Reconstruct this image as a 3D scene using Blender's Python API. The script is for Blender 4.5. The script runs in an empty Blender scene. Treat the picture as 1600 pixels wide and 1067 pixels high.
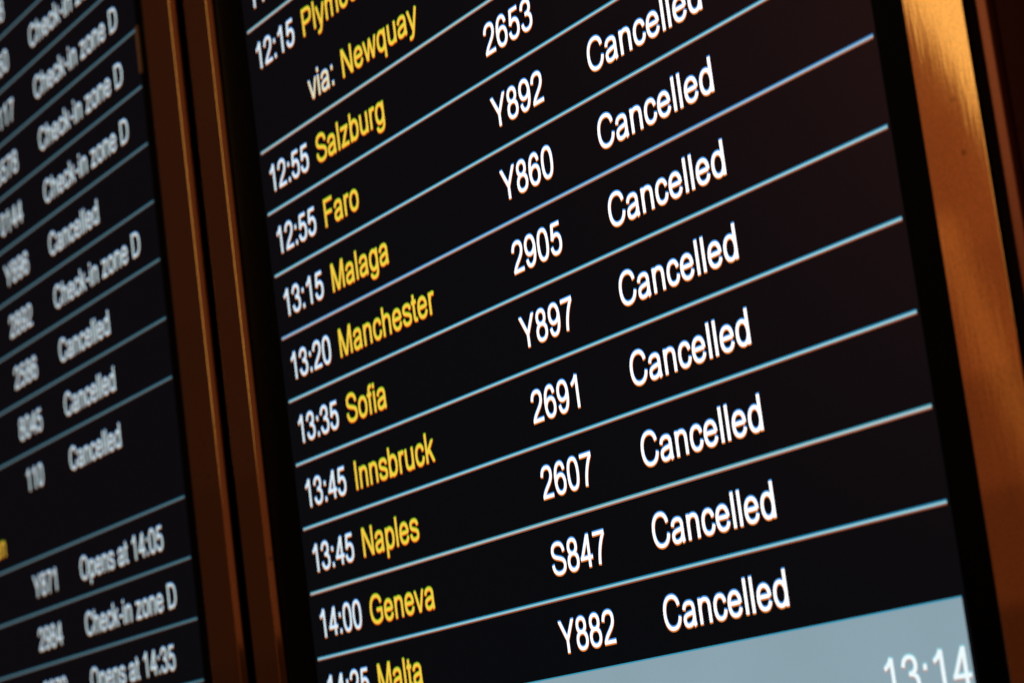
import bpy, bmesh, math, random
from mathutils import Matrix, Vector, Quaternion

random.seed(7)
scene = bpy.context.scene
COL = scene.collection
R = 0.0382                       # height of one timetable row on the near monitor, metres

# ------------------------------------------------------------------ camera
cam_data = bpy.data.cameras.new("camera")
cam = bpy.data.objects.new("camera", cam_data)
COL.objects.link(cam)
CAM = Vector((1.323890305635893, -0.6497142787379749, -0.4713532479930618))
ax = [[0.4978787747760551, 0.21493530442420275, 0.8401901811730305],
      [0.8580389739847618, 0.018715910610137845, -0.5132434449783173],
      [-0.12603906041649113, 0.9764489385534242, -0.17510461343785172]]
cam.matrix_world = Matrix.Translation(CAM) @ Matrix(ax).to_4x4()
cam_data.sensor_width = 36.0
cam_data.lens = 88.122
cam_data.clip_start = 0.02
cam_data.clip_end = 60.0
cam_data.dof.use_dof = True
cam_data.dof.focus_distance = 1.21
cam_data.dof.aperture_fstop = 12.0
scene.camera = cam

# ------------------------------------------------------------------ world and lamps
world = bpy.data.worlds.new("World")
scene.world = world
world.use_nodes = True
wbg = world.node_tree.nodes["Background"]
wbg.inputs[0].default_value = (0.9, 0.42, 0.25, 1)
wbg.inputs[1].default_value = 0.018

def area_lamp(name, loc, target, sx, sy, power, color, roll=0.0):
    d = bpy.data.lights.new(name, 'AREA')
    d.shape = 'RECTANGLE'; d.size = sx; d.size_y = sy
    d.energy = power; d.color = color
    o = bpy.data.objects.new(name, d)
    COL.objects.link(o)
    o.location = loc
    q = (Vector(target) - Vector(loc)).to_track_quat('-Z', 'Y')
    o.rotation_mode = 'QUATERNION'
    o.rotation_quaternion = q @ Quaternion((0, 0, 1), roll)
    return o

HOT_ROLL = math.radians(28.7)
def unseen_lamp(name, cx, cz, sx, sz, radiance, color, roll=0.0, y=-0.82):
    """An unseen lamp added opposite the screens; radiance as the frame posts mirror it."""
    return area_lamp(name, (cx, y, cz), (cx, 0.0, cz), sx, sz, radiance * math.pi * sx * sz, color, roll)

# unseen lamp, shaped to give the copper post its hot upper patch
e_n = Vector((0.877, 0.48)); pc = Vector((-0.262, 0.100)) + e_n * 0.11
unseen_lamp("unseen_hot_lamp", pc.x, pc.y, 0.22, 0.62, 1.05, (0.95, 0.93, 0.50), HOT_ROLL, y=-0.80)
# stacked unseen lamps, added so the post's warm reflection fades downwards
for k, (cz, rad) in enumerate(((0.30, 0.40), (0.17, 0.42), (0.05, 0.40), (-0.06, 0.34), (-0.16, 0.24), (-0.26, 0.155), (-0.36, 0.075), (-0.47, 0.025))):
    unseen_lamp("unseen_warm_lamp", -0.26, cz, 0.46, 0.22, rad * 0.54, (1.0, 0.40 - 0.008 * k, 0.19))
unseen_lamp("unseen_streak_lamp", -0.265, -0.175, 0.030, 0.32, 0.16, (1.0, 0.66, 0.25), math.radians(20), y=-0.81)  # thin unseen lamp, added for the slanting streak on the copper post
# dim unseen lamps, added to light the slanted edges and flat faces of posts
unseen_lamp("unseen_edge_lamp", 0.30, 0.10, 0.50, 0.80, 0.075, (1.0, 0.42, 0.28))
for k, rad in enumerate((0.028, 0.026, 0.022, 0.016, 0.010, 0.005)):
    unseen_lamp("unseen_face_lamp", -1.85, 0.75 - 0.25 * k, 0.9, 0.50, rad * 0.55, (1.0, 0.44, 0.38))

vs = scene.view_settings
vs.view_transform = 'Standard'; vs.look = 'None'; vs.exposure = 0.0; vs.gamma = 1.0
scene.render.resolution_x = 1024; scene.render.resolution_y = 682

# ------------------------------------------------------------------ materials
def mat(name):
    m = bpy.data.materials.new(name); m.use_nodes = True
    nt = m.node_tree
    return m, nt, nt.nodes["Principled BSDF"]

def N(nt, kind, **kw):
    n = nt.nodes.new(kind)
    for k, v in kw.items():
        setattr(n, k, v)
    return n

def metal(name, base_a, base_b, rough, metallic=1.0, bump=0.008):
    m, nt, b = mat(name)
    L = nt.links.new
    tc = N(nt, 'ShaderNodeTexCoord')
    mp = N(nt, 'ShaderNodeMapping'); mp.inputs['Scale'].default_value = (14, 14, 2.2)
    L(tc.outputs['Object'], mp.inputs[0])
    cloud = N(nt, 'ShaderNodeTexNoise'); cloud.inputs['Scale'].default_value = 1.0
    cloud.inputs['Detail'].default_value = 6; cloud.inputs['Roughness'].default_value = 0.6
    L(mp.outputs[0], cloud.inputs['Vector'])
    mp2 = N(nt, 'ShaderNodeMapping'); mp2.inputs['Scale'].default_value = (900, 900, 60)
    L(tc.outputs['Object'], mp2.inputs[0])
    fine = N(nt, 'ShaderNodeTexNoise'); fine.inputs['Scale'].default_value = 1.0
    fine.inputs['Detail'].default_value = 3
    L(mp2.outputs[0], fine.inputs['Vector'])
    ramp = N(nt, 'ShaderNodeMix', data_type='RGBA')
    ramp.inputs[6].default_value = (*base_a, 1); ramp.inputs[7].default_value = (*base_b, 1)
    L(cloud.outputs['Fac'], ramp.inputs[0])
    # sparse dark specks in the lacquer
    vor = N(nt, 'ShaderNodeTexVoronoi'); vor.inputs['Scale'].default_value = 42
    L(tc.outputs['Object'], vor.inputs['Vector'])
    lt = N(nt, 'ShaderNodeMapRange'); lt.inputs[1].default_value = 0.03; lt.inputs[2].default_value = 0.075
    lt.inputs[3].default_value = 0.55; lt.inputs[4].default_value = 1.0
    L(vor.outputs['Distance'], lt.inputs[0])
    mul = N(nt, 'ShaderNodeMix', data_type='RGBA', blend_type='MULTIPLY')
    mul.inputs[0].default_value = 1.0
    L(ramp.outputs[2], mul.inputs[6]); L(lt.outputs[0], mul.inputs[7])
    gr = N(nt, 'ShaderNodeTexNoise'); gr.inputs['Scale'].default_value = 1400; gr.inputs['Detail'].default_value = 4
    L(tc.outputs['Object'], gr.inputs['Vector'])
    gm = N(nt, 'ShaderNodeMapRange'); gm.inputs[1].default_value = 0.3; gm.inputs[2].default_value = 0.7
    gm.inputs[3].default_value = 0.84; gm.inputs[4].default_value = 1.12
    L(gr.outputs['Fac'], gm.inputs[0])
    mul2 = N(nt, 'ShaderNodeMix', data_type='RGBA', blend_type='MULTIPLY'); mul2.inputs[0].default_value = 1.0
    L(mul.outputs[2], mul2.inputs[6]); L(gm.outputs[0], mul2.inputs[7])
    L(mul2.outputs[2], b.inputs['Base Color'])
    mr = N(nt, 'ShaderNodeMapRange'); mr.inputs[3].default_value = rough * 0.8; mr.inputs[4].default_value = rough * 1.25
    mr.inputs[1].default_value = 0.3; mr.inputs[2].default_value = 0.7
    L(cloud.outputs['Fac'], mr.inputs[0]); L(mr.outputs[0], b.inputs['Roughness'])
    b.inputs['Metallic'].default_value = metallic
    bp = N(nt, 'ShaderNodeBump'); bp.inputs['Strength'].default_value = bump * 5; bp.inputs['Distance'].default_value = 0.0002
    L(fine.outputs['Fac'], bp.inputs['Height'])
    bp2 = N(nt, 'ShaderNodeBump'); bp2.inputs['Strength'].default_value = 0.10; bp2.inputs['Distance'].default_value = 0.0012
    L(cloud.outputs['Fac'], bp2.inputs['Height']); L(bp.outputs[0], bp2.inputs['Normal'])
    L(bp2.outputs[0], b.inputs['Normal'])
    return m

M_BRONZE = metal('bronze_lacquer', (0.80, 0.37, 0.125), (0.88, 0.44, 0.16), 0.06)
M_BROWN = metal('brown_panel', (0.36, 0.085, 0.04), (0.44, 0.11, 0.05), 0.32, metallic=0.8)

M_PANEL = metal('dark_panel', (0.17, 0.020, 0.009), (0.21, 0.028, 0.012), 0.6, metallic=0.0)
M_PANEL.node_tree.nodes['Principled BSDF'].inputs['Specular IOR Level'].default_value = 0.12
M_GLEAM = metal('gleam_brown', (0.62, 0.36, 0.24), (0.5, 0.25, 0.15), 0.5, metallic=0.2)  # brown of the bezel gleam, light put into a solid strip's colour

M_BEZEL, nt, b = mat('black_bezel_plastic')
b.inputs['Base Color'].default_value = (0.004, 0.0035, 0.0035, 1)
b.inputs['Roughness'].default_value = 0.55
b.inputs['Specular IOR Level'].default_value = 0.06
nz = N(nt, 'ShaderNodeTexNoise'); nz.inputs['Scale'].default_value = 900
bp = N(nt, 'ShaderNodeBump'); bp.inputs['Strength'].default_value = 0.2; bp.inputs['Distance'].default_value = 0.0002
nt.links.new(nz.outputs['Fac'], bp.inputs['Height']); nt.links.new(bp.outputs[0], b.inputs['Normal'])

M_GROOVE, nt, b = mat('dark_groove_matt')  # groove shade put into the colour; backing channels share it
b.inputs['Base Color'].default_value = (0.030, 0.013, 0.009, 1)
b.inputs['Roughness'].default_value = 0.8
b.inputs['Specular IOR Level'].default_value = 0.1

M_WALL, nt, b = mat('dark_backing')
b.inputs['Base Color'].default_value = (0.01, 0.008, 0.007, 1)
b.inputs['Roughness'].default_value = 0.9
b.inputs['Specular IOR Level'].default_value = 0.1
nz = N(nt, 'ShaderNodeTexNoise'); nz.inputs['Scale'].default_value = 300
bp = N(nt, 'ShaderNodeBump'); bp.inputs['Strength'].default_value = 0.4; bp.inputs['Distance'].default_value = 0.0005
nt.links.new(nz.outputs['Fac'], bp.inputs['Height']); nt.links.new(bp.outputs[0], b.inputs['Normal'])

def lcd(name, col, strength, gloss=0.2, rough=0.32, grid=0.0):
    """A lit area of the panel: the colour its pixels give off, under a matt anti-glare film."""
    m, nt, b = mat(name)
    b.inputs['Base Color'].default_value = (0.030, 0.0085, 0.0085, 1)
    b.inputs['Roughness'].default_value = rough
    b.inputs['Specular IOR Level'].default_value = gloss
    b.inputs['Metallic'].default_value = 1.0          # the anti-glare coating throws back a faint wine-red sheen
    b.inputs['Specular Tint'].default_value = (1.0, 0.5, 0.6, 1)
    b.inputs['Emission Color'].default_value = (*col, 1)
    b.inputs['Emission Strength'].default_value = strength
    L = nt.links.new
    tc = N(nt, 'ShaderNodeTexCoord')
    if grid:
        mp = N(nt, 'ShaderNodeMapping'); mp.inputs['Scale'].default_value = (1, 0, 1)
        L(tc.outputs['Object'], mp.inputs[0])
        px = R / 72.0
        outs = []
        for d in ('X', 'Z'):
            w = N(nt, 'ShaderNodeTexWave', bands_direction=d)
            w.inputs['Scale'].default_value = 1 / (px * 20 / (2 * math.pi)) * math.pi / 10 * 1.0
            w.inputs['Scale'].default_value = 0.314159 / px
            L(mp.outputs[0], w.inputs['Vector'])
            outs.append(w.outputs['Fac'])
        mx = N(nt, 'ShaderNodeMath', operation='ADD')
        L(outs[0], mx.inputs[0]); L(outs[1], mx.inputs[1])
        sc = N(nt, 'ShaderNodeMapRange'); sc.inputs[1].default_value = 0; sc.inputs[2].default_value = 2
        sc.inputs[3].default_value = strength * (1 - grid); sc.inputs[4].default_value = strength * (1 + grid)
        L(mx.outputs[0], sc.inputs[0])
        cl = N(nt, 'ShaderNodeTexNoise'); cl.inputs['Scale'].default_value = 14; cl.inputs['Detail'].default_value = 3
        L(tc.outputs['Object'], cl.inputs['Vector'])
        c2 = N(nt, 'ShaderNodeMapRange'); c2.inputs[3].default_value = 0.93; c2.inputs[4].default_value = 1.07
        L(cl.outputs['Fac'], c2.inputs[0])
        m2 = N(nt, 'ShaderNodeMath', operation='MULTIPLY')
        L(sc.outputs[0], m2.inputs[0]); L(c2.outputs[0], m2.inputs[1])
        L(m2.outputs[0], b.inputs['Emission Strength'])
    return m

def lin(r, g, b_):
    f = lambda c: ((c / 255 + 0.055) / 1.055) ** 2.4 if c > 10 else c / 255 / 12.92
    return (f(r), f(g), f(b_))

M_BLACK = lcd('screen_black', lin(5, 10, 13), 1.0, gloss=0.3, rough=0.32)
M_FOOT = lcd('screen_grey', lin(138, 162, 173), 1.0, grid=0.10)
# every lit shape: main colour, the blue (or green) pixels that show along its upper edge, the red ones along its lower edge
SET_WHITE = [lcd('pixels_blue_edge', (0.06, 0.30, 0.75), 1.0), lcd('pixels_red_edge', (0.75, 0.22, 0.04), 1.0), lcd('pixels_white', (1.0, 1.0, 1.0), 1.15)]
SET_YELLOW = [lcd('pixels_green_edge', (0.22, 0.45, 0.01), 1.0), lcd('pixels_orange_edge', (0.72, 0.12, 0.0), 1.0), lcd('pixels_yellow', (0.93, 0.62, 0.06), 1.0)]
SET_LINE = [lcd('line_blue_edge', (0.01, 0.20, 0.36), 1.0), lcd('line_red_edge', (0.28, 0.07, 0.03), 1.0), lcd('line_pale_blue', (0.30, 0.56, 0.62), 1.0)]
# the thin lines fall differently on the pixel rows, so some light more blue and some more red
SET_LINE_MAUVE = [lcd('line_deep_blue_edge', (0.015, 0.17, 0.42), 1.0), lcd('line_brown_edge', (0.32, 0.09, 0.04), 1.0), lcd('line_mauve', (0.31, 0.47, 0.58), 1.0)]
SET_LINE_SAND = [lcd('line_teal_edge', (0.03, 0.24, 0.34), 1.0), lcd('line_rust_edge', (0.33, 0.10, 0.05), 1.0), lcd('line_sand', (0.38, 0.53, 0.55), 1.0)]
LINE_BY_ROW = {0: SET_LINE_SAND, 2: SET_LINE_SAND, 5: SET_LINE_MAUVE, 9: SET_LINE_SAND}
SET_TIME = [SET_WHITE[0], SET_WHITE[1], lcd('pixels_cool_white', (0.74, 0.88, 0.95), 1.0)]  # dimmer white: loss from off-axis viewing put into the pixel colour
SET_CREAM = [SET_WHITE[0], SET_WHITE[1], lcd('pixels_cream', (0.80, 0.76, 0.52), 1.0)]
SET_CLOCK = [lcd('clock_blue_edge', (0.25, 0.62, 0.72), 1.0), lcd('clock_red_edge', (0.50, 0.30, 0.26), 1.0), lcd('clock_white', (0.86, 0.97, 1.0), 1.0)]
def dimmed(s, tag, k, mixc):
    out = []
    for m in s:
        e = m.node_tree.nodes["Principled BSDF"].inputs['Emission Color'].default_value
        out.append(lcd(m.name + tag, tuple(e[i] * k * mixc[i] for i in range(3)), 1.0))
    return out
FAR = (0.80, 1.0, 1.04)
SETF_WHITE = dimmed(SET_WHITE, '_far_screen', 0.70, FAR)
SETF_YELLOW = dimmed(SET_YELLOW, '_far_screen', 0.75, (1, 0.9, 1))
SETF_LINE = dimmed(SET_LINE, '_far_screen', 0.34, FAR)

# ------------------------------------------------------------------ helpers
def link(name, me, parent=None, mats=(), loc=None):
    o = bpy.data.objects.new(name, me)
    for m in mats:
        me.materials.append(m)
    COL.objects.link(o)
    if parent is not None:
        o.parent = parent
    if loc is not None:
        o.location = loc
    return o

def empty(name, loc, label, cat, group=None):
    o = bpy.data.objects.new(name, None); COL.objects.link(o)
    o.empty_display_size = 0.05; o.location = loc
    o['label'] = label; o['category'] = cat
    if group: o['group'] = group
    return o

def quad_mesh(name, quads):
    """quads: list of (x0, x1, z0, z1, y, mat_index), facing -Y."""
    vs_, fs, mi = [], [], []
    for x0, x1, z0, z1, y, m in quads:
        i = len(vs_)
        vs_ += [(x0, y, z0), (x1, y, z0), (x1, y, z1), (x0, y, z1)]
        fs.append((i, i + 1, i + 2, i + 3)); mi.append(m)
    me = bpy.data.meshes.new(name); me.from_pydata(vs_, [], fs)
    for p, m in zip(me.polygons, mi): p.material_index = m
    return me

def prism_mesh(name, prof, z0, z1, cuts=24, wob=0.0):
    """A moulding: closed profile in XY (metres) run along Z, smooth shaded."""
    bm = bmesh.new()
    rings = []
    for k in range(cuts + 1):
        z = z0 + (z1 - z0) * k / cuts
        dx = wob * math.sin(k * 1.7)
        rings.append([bm.verts.new((x + dx, y, z)) for x, y in prof])
    n = len(prof)
    for a, b_ in zip(rings, rings[1:]):
        for i in range(n):
            bm.faces.new((a[i], a[(i + 1) % n], b_[(i + 1) % n], b_[i]))
    bm.faces.new(list(reversed(rings[0]))); bm.faces.new(rings[-1])
    bmesh.ops.recalc_face_normals(bm, faces=bm.faces)
    for f in bm.faces: f.smooth = len(f.verts) == 4
    for e in bm.edges:
        if len(e.link_faces) == 2 and e.calc_face_angle() > 0.6: e.smooth = False
    me = bpy.data.meshes.new(name); bm.to_mesh(me); bm.free()
    return me

def stile_profile(x0, x1, depth, rl, rr, back=0.0, chamfer=0.0):
    """Section of a frame member standing `depth` proud, left edge radius rl, right edge radius rr."""
    p = [(x0, back)]
    for k in range(7):
        a = math.pi - k / 6 * math.pi / 2
        p.append((x0 + rl + rl * math.cos(a), -depth + rl - rl * math.sin(a)))
    rr_ = max(rr, chamfer + 0.0004) if chamfer else rr
    for t in (0.0002, 0.0004):
        p.append((x0 + rl + t, -depth))
    for t in (0.0004, 0.0002):
        p.append((x1 - rr_ - t, -depth))
    if chamfer:                                # slanted edge with softened arrises
        c = chamfer; s_ = 0.0004
        p += [(x1 - c - s_, -depth), (x1 - c, -depth + 0.00008), (x1 - c + s_, -depth + s_), (x1 - c + 1.5 * s_, -depth + 1.5 * s_), (x1 - 1.5 * s_, -depth + c - 1.5 * s_),
              (x1 - s_, -depth + c - s_), (x1 - 0.0001, -depth + c), (x1, -depth + c + s_)]
    else:
        for k in range(9):
            a = math.pi / 2 - k / 8 * math.pi / 2
            p.append((x1 - rr + rr * math.cos(a), -depth + rr - rr * math.sin(a)))
    p.append((x1, back))
    return p

# ------------------------------------------------------------------ lettering (drawn as strokes, units of 1/1000 em)
ADV = dict(zip('0123456789', [556] * 10))
ADV.update({'C': 722, 'a': 556, 'n': 556, 'c': 500, 'e': 556, 'l': 222, 'd': 556, 'P': 667, 'y': 500, 'm': 833, 'o': 556, 'u': 556,
            't': 278, 'h': 556, 'v': 500, 'i': 222, 'N': 722, 'w': 722, 'q': 556, 'S': 667, 'z': 500, 'b': 556, 'r': 333, 'g': 556,
            'F': 611, 'M': 833, 's': 500, 'I': 278, 'k': 500, 'p': 556, 'G': 778, 'D': 722, 'O': 778, 'Y': 667, '-': 333, ' ': 278,
            ':': 278, 'f': 278, 'A': 667})
BOWL_R = "M 110 259 C 110 400 180 491 292 491 C 405 491 474 402 474 260 C 474 116 400 27 288 27 C 180 27 110 118 110 259"
BOWL_L = "M 446 259 C 446 400 376 491 264 491 C 151 491 82 402 82 260 C 82 116 156 27 268 27 C 376 27 446 118 446 259"
G = {
 'C': "M 628 492 C 600 620 510 690 382 690 C 205 690 97 560 97 362 C 97 155 200 27 376 27 C 516 27 612 108 640 252",
 'a': "M 86 362 C 100 448 165 491 268 491 C 375 491 428 445 428 350 L 428 150 C 428 80 434 36 452 0|M 428 296 C 370 268 280 268 215 254 C 130 238 82 203 82 145 C 82 72 130 27 215 27 C 330 27 428 90 428 215",
 'n': "M 110 0 L 110 519|M 110 288 C 112 420 180 490 280 490 C 390 490 442 440 442 328 L 442 0",
 'c': "M 441 345 C 420 440 360 491 275 491 C 155 491 84 405 84 260 C 84 110 152 27 270 27 C 365 27 427 85 443 188",
 'e': "M 84 274 L 466 274|M 464 268 C 464 410 385 491 279 491 C 160 491 84 402 84 258 C 84 110 160 27 285 27 C 378 27 440 75 466 162",
 'l': "M 110 0 L 110 716",
 'd': "M 446 0 L 446 716|" + BOWL_L,
 'b': "M 110 0 L 110 716|" + BOWL_R,
 'q': "M 446 -199 L 446 519|" + BOWL_L,
 'p': "M 110 -199 L 110 519|" + BOWL_R,
 'o': "M 82 259 C 82 402 158 491 278 491 C 398 491 474 402 474 259 C 474 116 398 27 278 27 C 158 27 82 116 82 259",
 'h': "M 110 0 L 110 716|M 110 288 C 112 420 180 490 280 490 C 390 490 442 440 442 328 L 442 0",
 'm': "M 110 0 L 110 519|M 110 300 C 112 430 175 490 265 490 C 365 490 414 440 414 340 L 414 0|M 414 300 C 416 430 485 490 575 490 C 672 490 722 440 722 330 L 722 0",
 'u': "M 110 519 L 110 190 C 110 80 165 28 268 28 C 380 28 446 95 446 240|M 446 519 L 446 0",
 'y': "D 50 519 250 0 96|M 452 519 L 268 0 C 225 -130 190 -172 120 -172 C 95 -172 75 -168 48 -158",
 'v': "D 52 519 244 0 98|D 448 519 256 0 98",
 'w': "D 50 519 204 0 94|D 361 519 214 0 94|D 361 519 508 0 94|D 672 519 518 0 94",
 'z': "M 40 480 L 450 480|M 28 38 L 462 38|D 400 500 95 18 118",
 'k': "M 110 0 L 110 716|D 430 519 118 195 118|D 232 330 440 0 108",
 'r': "M 110 0 L 110 519|M 110 265 C 112 420 165 488 240 488 C 275 488 300 480 328 462",
 's': "M 426 368 C 412 450 355 492 250 492 C 150 492 88 452 88 384 C 88 305 165 292 250 270 C 345 246 427 228 427 145 C 427 70 360 27 252 27 C 140 27 84 75 68 168",
 't': "M 127 655 L 127 130 C 127 62 150 38 195 38 C 220 38 240 40 264 46|M 18 482 L 258 482",
 'f': "M 285 682 C 195 698 128 680 128 585 L 128 0|M 12 482 L 250 482",
 'i': "M 110 0 L 110 519|M 110 612 L 110 716",
 'g': "M 446 519 L 446 25 C 446 -115 380 -174 262 -174 C 160 -174 100 -138 90 -60|" + BOWL_L,
 ':': "M 139 0 L 139 104|M 139 415 L 139 519",
 '-': "M 32 262 L 301 262",
 '0': "M 278 690 C 150 690 86 580 86 359 C 86 138 150 27 278 27 C 406 27 470 138 470 359 C 470 580 406 690 278 690",
 '1': "M 332 0 L 332 716|M 112 535 C 205 570 285 640 322 716",
 '2': "M 78 500 C 86 622 160 690 280 690 C 395 690 458 622 458 522 C 458 420 390 350 292 268 C 195 186 128 130 97 45|M 44 40 L 503 40",
 '3': "M 86 520 C 104 630 170 690 268 690 C 372 690 438 632 438 538 C 438 435 365 386 225 386|M 225 386 C 390 388 466 320 466 213 C 466 100 385 27 268 27 C 165 27 95 85 78 192",
 '4': "M 386 0 L 386 700|M 28 206 L 526 206|D 378 712 80 190 112",
 '5': "M 476 672 L 138 672|M 172 690 L 122 345|M 120 348 C 160 410 215 442 285 442 C 395 442 464 360 464 238 C 464 110 390 27 268 27 C 165 27 97 85 80 190",
 '6': "M 452 528 C 432 635 378 690 292 690 C 160 690 84 560 84 340 C 84 140 150 27 290 27 C 395 27 466 110 466 228 C 466 350 395 430 292 430 C 175 430 92 345 90 228",
 '7': "M 50 672 L 512 672|M 490 660 C 370 530 242 300 226 0",
 '8': "M 278 690 C 180 690 118 628 118 538 C 118 446 180 386 278 386 C 376 386 438 446 438 538 C 438 628 376 690 278 690|M 278 386 C 160 386 86 312 86 208 C 86 100 160 27 278 27 C 396 27 470 100 470 208 C 470 312 396 386 278 386",
 'P': "M 125 0 L 125 716|M 125 676 L 360 676 C 500 676 572 620 572 510 C 572 390 500 332 355 332 L 125 332",
 'N': "M 120 0 L 120 716|M 602 0 L 602 716|D 136 716 586 0 112",
 'S': "M 572 498 C 555 625 470 690 325 690 C 190 690 107 625 107 530 C 107 430 190 400 330 368 C 490 332 582 298 582 195 C 582 92 490 27 345 27 C 185 27 92 105 82 235",
 'F': "M 127 0 L 127 716|M 127 675 L 566 675|M 127 350 L 508 350",
 'M': "M 118 0 L 118 716|M 715 0 L 715 716|D 138 716 408 0 104|D 695 716 425 0 104",
 'I': "M 139 0 L 139 716",
 'G': "M 660 508 C 622 630 530 690 402 690 C 210 690 97 560 97 355 C 97 150 215 27 412 27 C 512 27 600 60 672 130 L 672 335|M 415 335 L 716 335",
 'D': "M 127 0 L 127 716|M 127 676 L 330 676 C 520 676 622 560 622 360 C 622 155 520 40 330 40 L 127 40",
 'O': "M 389 690 C 210 690 95 565 95 356 C 95 150 210 27 389 27 C 568 27 683 150 683 358 C 683 565 568 690 389 690",
 'Y': "D 60 716 330 290 116|D 607 716 337 290 116|M 333 0 L 333 330",
 'A': "D 60 0 330 716 100|D 607 0 337 716 100|M 150 255 L 520 255",
}
G['9'] = None
WV, WH = 104.0, 76.0            # stroke weights of upright and level strokes

def flatten(path):
    t = path.split(); i = 0; pts = []
    while i < len(t):
        c = t[i]; i += 1
        if c == 'M' or c == 'L':
            q = (float(t[i]), float(t[i + 1])); i += 2
            if c == 'L':
                a = pts[-1]
                for k in (1, 2): pts.append((a[0] + (q[0] - a[0]) * k / 2, a[1] + (q[1] - a[1]) * k / 2))
            else: pts.append(q)
        elif c == 'C':
            p0 = pts[-1]; c1, c2, p3 = [(float(t[i + 2 * k]), float(t[i + 2 * k + 1])) for k in range(3)]; i += 6
            for k in range(1, 9):
                u = k / 8; v = 1 - u
                pts.append(tuple(v**3 * p0[j] + 3 * v * v * u * c1[j] + 3 * v * u * u * c2[j] + u**3 * p3[j] for j in (0, 1)))
    return pts

def ribbon(pts):
    out = []
    n = len(pts); closed = n > 3 and abs(pts[0][0] - pts[-1][0]) < 0.5 and abs(pts[0][1] - pts[-1][1]) < 0.5
    for i in range(n):
        a = pts[i - 1] if i else (pts[-2] if closed else None)
        c = pts[i + 1] if i < n - 1 else (pts[1] if closed else None)
        p = pts[i]
        d1 = (p[0] - a[0], p[1] - a[1]) if a else (c[0] - p[0], c[1] - p[1])
        d2 = (c[0] - p[0], c[1] - p[1]) if c else d1
        l1 = math.hypot(*d1); l2 = math.hypot(*d2)
        d1 = (d1[0] / l1, d1[1] / l1); d2 = (d2[0] / l2, d2[1] / l2)
        tx, ty = d1[0] + d2[0], d1[1] + d2[1]; l = math.hypot(tx, ty)
        tx, ty = tx / l, ty / l
        cosh = max(0.5, tx * d1[0] + ty * d1[1])
        w = math.sqrt((WV * ty) ** 2 + (WH * tx) ** 2) / 2 / cosh
        out.append(((p[0] - ty * w, p[1] + tx * w), (p[0] + ty * w, p[1] - tx * w)))
    return out

GLYPH = {}
def glyph(ch):
    if ch in GLYPH: return GLYPH[ch]
    polys = []                                   # list of strokes; stroke = list of quads
    src = G['6'] if ch == '9' else G[ch]
    for st in src.split('|'):
        if st.startswith('D'):
            x0, y0, x1, y1, w = map(float, st.split()[1:])
            h = w / 2
            polys.append([((x0 - h, y0), (x0 + h, y0), (x1 + h, y1), (x1 - h, y1))])
        else:
            rb = ribbon(flatten(st))
            polys.append([(a[0], a[1], b_[1], b_[0]) for a, b_ in zip(rb, rb[1:])])
    if ch == '9':
        polys = [[tuple((556 - x, 717 - y) for x, y in q) for q in st] for st in polys]
    GLYPH[ch] = polys
    return polys

def text_width(s): return sum(ADV[c] for c in s)

def text_mesh(s, em, shift):
    """Lettering lit on the panel: white core with coloured pixel fringes above and below."""
    V, F, MI = [], [], []
    for layer, (dz, dy) in enumerate(((shift, 0.0), (-shift, 0.00003), (0.0, 0.00006))):
        x = 0.0
        for ch in s:
            if ch != ' ':
                for si, st in enumerate(glyph(ch)):
                    y = -dy - si * 0.000006
                    for q in st:
                        i = len(V)
                        pq = [((x + a) * em / 1000, b_ * em / 1000 + dz) for a, b_ in q]
                        ar = sum(pq[k][0] * pq[(k + 1) % 4][1] - pq[(k + 1) % 4][0] * pq[k][1] for k in range(4))
                        if ar < 0: pq.reverse()
                        V += [(a, y, b_) for a, b_ in pq]
                        F.append((i, i + 1, i + 2, i + 3)); MI.append(layer)
            x += ADV[ch]
    me = bpy.data.meshes.new('lettering'); me.from_pydata(V, [], F)
    for p, m in zip(me.polygons, MI): p.material_index = m
    return me

# ------------------------------------------------------------------ monitors
def bezel_mesh(x0, x1, z0, z1, ax0, ax1, az0, az1, y_front, y_back):
    """A closed ring round the active area with a small inner chamfer."""
    bm = bmesh.new()
    def ring(a, b_, c, d, y): return [bm.verts.new(p) for p in ((a, y, c), (b_, y, c), (b_, y, d), (a, y, d))]
    ch = 0.0008
    rings = [ring(ax0, ax1, az0, az1, y_back), ring(ax0, ax1, az0, az1, y_front + ch), ring(ax0 - ch, ax1 + ch, az0 - ch, az1 + ch, y_front),
             ring(x0 + ch, x1 - ch, z0 + ch, z1 - ch, y_front), ring(x0, x1, z0, z1, y_front + ch), ring(x0, x1, z0, z1, y_back)]
    rings.append(rings[0])
    for a, b_ in zip(rings, rings[1:]):
        for i in range(4):
            bm.faces.new((a[i], a[(i + 1) % 4], b_[(i + 1) % 4], b_[i]))
    bmesh.ops.recalc_face_normals(bm, faces=bm.faces)
    me = bpy.data.meshes.new('bezel'); bm.to_mesh(me); bm.free()
    return me

def box_mesh(x0, x1, y0, y1, z0, z1, bev=0.001):
    bm = bmesh.new()
    bmesh.ops.create_cube(bm, size=1)
    for v in bm.verts:
        v.co = Vector((x0 + (v.co.x + .5) * (x1 - x0), y0 + (v.co.y + .5) * (y1 - y0), z0 + (v.co.z + .5) * (z1 - z0)))
    if bev: bmesh.ops.bevel(bm, geom=list(bm.edges), offset=bev, segments=2, affect='EDGES', clamp_overlap=True)
    me = bpy.data.meshes.new('box'); bm.to_mesh(me); bm.free()
    return me

Y_ROW, Y_TXT = -0.00010, -0.00022

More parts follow.
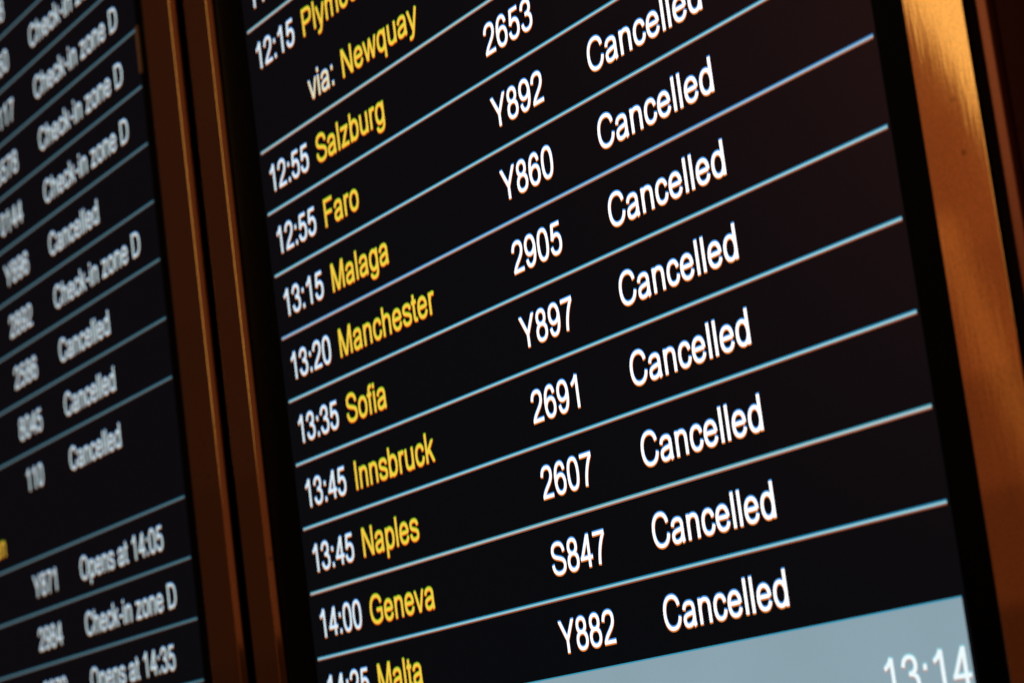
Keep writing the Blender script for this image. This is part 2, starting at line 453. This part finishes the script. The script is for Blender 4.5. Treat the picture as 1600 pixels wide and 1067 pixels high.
class Monitor:
    """u, v: plane coordinates in this monitor's own row units, origin at the left end of line 0."""
    def __init__(self, label, x, z, row, width, v_top, v_bot, bez_l, bez_r, sets, em, status_group):
        self.row, self.sets, self.em, self.width = row, sets, em, width
        self.root = empty('departures_screen', (x, 0, z), label, 'departures screen', status_group)
        a0, a1 = -0.10 * row, (width + 0.045) * row
        z0, z1 = -v_bot * row, -v_top * row
        self.a0, self.a1 = a0, a1
        link('bezel', bezel_mesh(a0 - bez_l, a1 + bez_r, z0 - 0.02, z1 + 0.02, a0, a1, z0, z1, -0.0006, 0.03), self.root, [M_BEZEL])
        link('housing', box_mesh(a0 - bez_l + 0.004, a1 + bez_r - 0.004, 0.031, 0.075, z0 - 0.016, z1 + 0.016), self.root, [M_BEZEL])
        link('screen_panel', box_mesh(a0, a1, 0.0, 0.0295, z0, z1, 0), self.root, [M_BLACK])

    def flight_row(self, v0, v1, line=True):
        h = self.row
        me = quad_mesh('row', [(self.a0 + 0.0002, self.a1 - 0.0002, (v0 - v1) * h, 0, Y_ROW, 0)])
        o = link('flight_row', me, self.root, [M_BLACK], (0, 0, -v0 * h))
        if line:
            s = LINE_BY_ROW.get(v1, self.sets['line']) if self.sets['line'] is SET_LINE else self.sets['line']; zb = (v0 - v1) * h
            t, e = 0.0130 * h, 0.018 * h
            me = quad_mesh('line', [(0, self.width * h, zb, zb + t + e, Y_TXT, 0), (0, self.width * h, zb - t - e, zb, Y_TXT, 1),
                                    (0, self.width * h, zb - t, zb + t, Y_TXT - 0.00005, 2)])
            link('divider_line', me, o, s)
        return o

    def text(self, row_obj, name, s, u, v_rel, kind, em=None, right=False):
        em_ = (em or self.em) * self.row
        me = text_mesh(s, em_, 0.0185 * self.row)
        x = u * self.row
        if right: x -= text_width(s) * em_ / 1000
        return link(name, me, row_obj, self.sets[kind], (x, Y_TXT, -v_rel * self.row))

# ---- near monitor
near = Monitor('near black departures screen with yellow place names and a grey bar reading 13:14',
               0, 0, R, 14.91, -6.2, 13.0, 0.99 * R, 0.98 * R,
               {'line': SET_LINE, 'white': SET_WHITE, 'yellow': SET_YELLOW, 'cream': SET_CREAM, 'time': SET_TIME, 'clock': SET_CLOCK}, 0.580, 'departures screens on the wall')
U_T, U_D, U_F, U_S, VB = 0.178, 1.872, 7.085, 9.465, 0.700
rows = [(-1, 0, '11:55', None, None, None),
        (2, 3, '12:55', 'Salzburg', '2653', 'Cancelled'),
        (3, 4, '12:55', 'Faro', 'Y892', 'Cancelled'),
        (4, 5, '13:15', 'Malaga', 'Y860', 'Cancelled'),
        (5, 6, '13:20', 'Manchester', '2905', 'Cancelled'),
        (6, 7, '13:35', 'Sofia', 'Y897', 'Cancelled'),
        (7, 8, '13:45', 'Innsbruck', '2691', 'Cancelled'),
        (8, 9, '13:45', 'Naples', '2607', 'Cancelled'),
        (9, 10, '14:00', 'Geneva', 'S847', 'Cancelled'),
        (10, 10.975, '14:25', 'Malta', 'Y882', 'Cancelled')]
for v0, v1, tm, de, fl, st in rows:
    o = near.flight_row(v0, v1, line=(v0 != 10))
    near.text(o, 'departure_time', tm, U_T, VB, 'time')
    if de: near.text(o, 'destination_name', de, U_D, VB, 'yellow')
    if fl: near.text(o, 'flight_number', fl, U_F + (-0.03 if fl[0] == 'Y' else 0), VB, 'white')
    if st: near.text(o, 'flight_status', st, U_S, VB, 'white')
o = near.flight_row(0, 2)
o['label'] = 'double height row reading Plymouth via: Newquay'
near.text(o, 'departure_time', '12:15', U_T, VB, 'time')
near.text(o, 'destination_name', 'Plymouth', U_D, VB, 'yellow')
near.text(o, 'via_text', 'via:', 1.87, 1.705, 'cream')
near.text(o, 'destination_name', 'Newquay', 2.985, 1.705, 'yellow')
for v0 in (-2, -3, -4, -5, -6):
    near.flight_row(v0, v0 + 1)
me = quad_mesh('footer', [(0, 14.905 * R, -1.98 * R, 0, Y_ROW - 0.00006, 0), (0, 14.905 * R, 0, 0.018 * R, Y_ROW - 0.00006, 1)])
foot = link('footer_bar', me, near.root, [M_FOOT, lcd('footer_blue_edge', (0.04, 0.30, 0.45), 1.0)], (0, 0, -10.985 * R))
foot['label'] = 'grey bar along the foot of the screen'
near.text(foot, 'clock_time', '13:14', 14.90, 0.905, 'clock', em=0.585, right=True)

# ---- far monitor (its pitch measures a little larger)
RF = R * 1.0355
def far_u(u): return (u - (-4.395)) / 1.0355 + 14.66       # wall units -> the far monitor's own rows
X_F, Z_F = (-4.395 - 14.66 * 1.0355) * R, 1.523 * R
far = Monitor('far blurred black departures screen with Check-in zone D rows, left of the brown posts',
              X_F, Z_F, RF, 14.66, -5.2, 15.0, 0.98 * R, 0.60 * R,
              {'line': SETF_LINE, 'white': SETF_WHITE, 'yellow': SETF_YELLOW}, 0.575, 'departures screens on the wall')
CK = 'Check-in zone D'
frows = [(-2, -1, '2978', CK), (-1, 0, '2650', CK), (0, 1, None, None)]
uf, us = far_u(-12.10), far_u(-9.555)
# own row k spans line k-1 .. k, line 0 at wall height -1.523
frows = [(-2, '2978', CK), (-1, '2650', CK), (0, 'Y117', CK), (1, '5578', CK), (2, '0144', CK), (3, 'Y896', 'Cancelled'), (4, '2892', CK),
         (5, '2586', 'Cancelled'), (6, '8045', 'Cancelled'), (9, 'Y871', 'Opens at 14:05'), (10, '2984', CK), (11, '2979', 'Opens at 14:35')]
for k, fl, st in frows:
    o = far.flight_row(k - 1, k)
    far.text(o, 'flight_number', fl, uf, 0.71, 'white')
    far.text(o, 'flight_status', st, us, 0.71, 'white')
o = far.flight_row(6, 8)
o['label'] = 'double height row reading 110 Cancelled'
far.text(o, 'flight_number', '110', uf + 0.12, 0.71, 'white')
far.text(o, 'flight_status', 'Cancelled', us, 0.71, 'white')
far.text(o, 'destination_name', 'Aberdeen', far_u(-13.48), 1.71, 'yellow', right=True)
for k in (-4, -3, 12, 13, 14):
    far.flight_row(k - 1, k)
# brown gleam on the far monitor's bezel, shaped as a raised strip
link('bezel_gleam', box_mesh(-0.0026, 0.0026, -0.0016, 0.0, -0.0165, 0.0165, 0.0007), far.root, [M_GLEAM],
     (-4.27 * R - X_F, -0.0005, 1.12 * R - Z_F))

# ------------------------------------------------------------------ frame posts
D = 0.0040                                        # how far the posts stand proud of the glass
ZT, ZB = 0.30, -0.56
def post(label, x0, x1, m, rl, rr, ch, group='bronze posts framing the screens'):
    w = x1 - x0
    o = empty('frame_post', ((x0 + x1) / 2, 0, ZB), label, 'frame post', group)
    cover = link('cover_strip', prism_mesh('cover', stile_profile(-w / 2, w / 2, D, rl, rr, chamfer=ch), 0, ZT - ZB), o, [m])
    link('backing_channel', box_mesh(-w / 2 + 0.002, w / 2 - 0.002, 0.0005, 0.06, 0, ZT - ZB, 0.001), o, [M_GROOVE])
    return o
post('dark brown post at the right edge of the far screen, left of the black gap', -3.82 * R, -2.60 * R, M_BRONZE, 0.001, 0.003, 0.0031)
post('narrower dark brown post at the left edge of the near screen', -2.10 * R, -1.14 * R, M_BRONZE, 0.001, 0.003, 0.0031)
p3 = post('bright copper post lit orange at the right edge of the near screen', 15.545 * R, 16.445 * R, M_BRONZE, 0.0004, 0.0004, 0.0)
link('dark_groove_strip', box_mesh(0.45 * R + 0.0002, 0.45 * R + 0.0062, -D + 0.0010, 0.02, 0, ZT - ZB, 0.0005), p3, [M_GROOVE])  # dark strip put in to give the groove beside the post its shade

# cladding panel beyond the copper post: rounded nosing and a flat dark face
pan = empty('cladding_panel', (16.80 * R, 0, ZB), 'dark red-brown wall panel with a rounded edge right of the copper post', 'wall panel')
link('edge_nosing', prism_mesh('nosing', stile_profile(-0.175 * R, 0.05 * R, D + 0.0004, 0.0012, 0.0030), 0, ZT - ZB), pan, [M_BROWN])
link('panel_face', box_mesh(0.055 * R, 9.0 * R, -D + 0.0010, 0.03, 0, ZT - ZB, 0.001), pan, [M_PANEL])

# ------------------------------------------------------------------ wall behind
wl = link('wall', box_mesh(-1.4, 1.4, 0.08, 0.12, -0.9, 0.7, 0), None, [M_WALL])
wl['kind'] = 'structure'
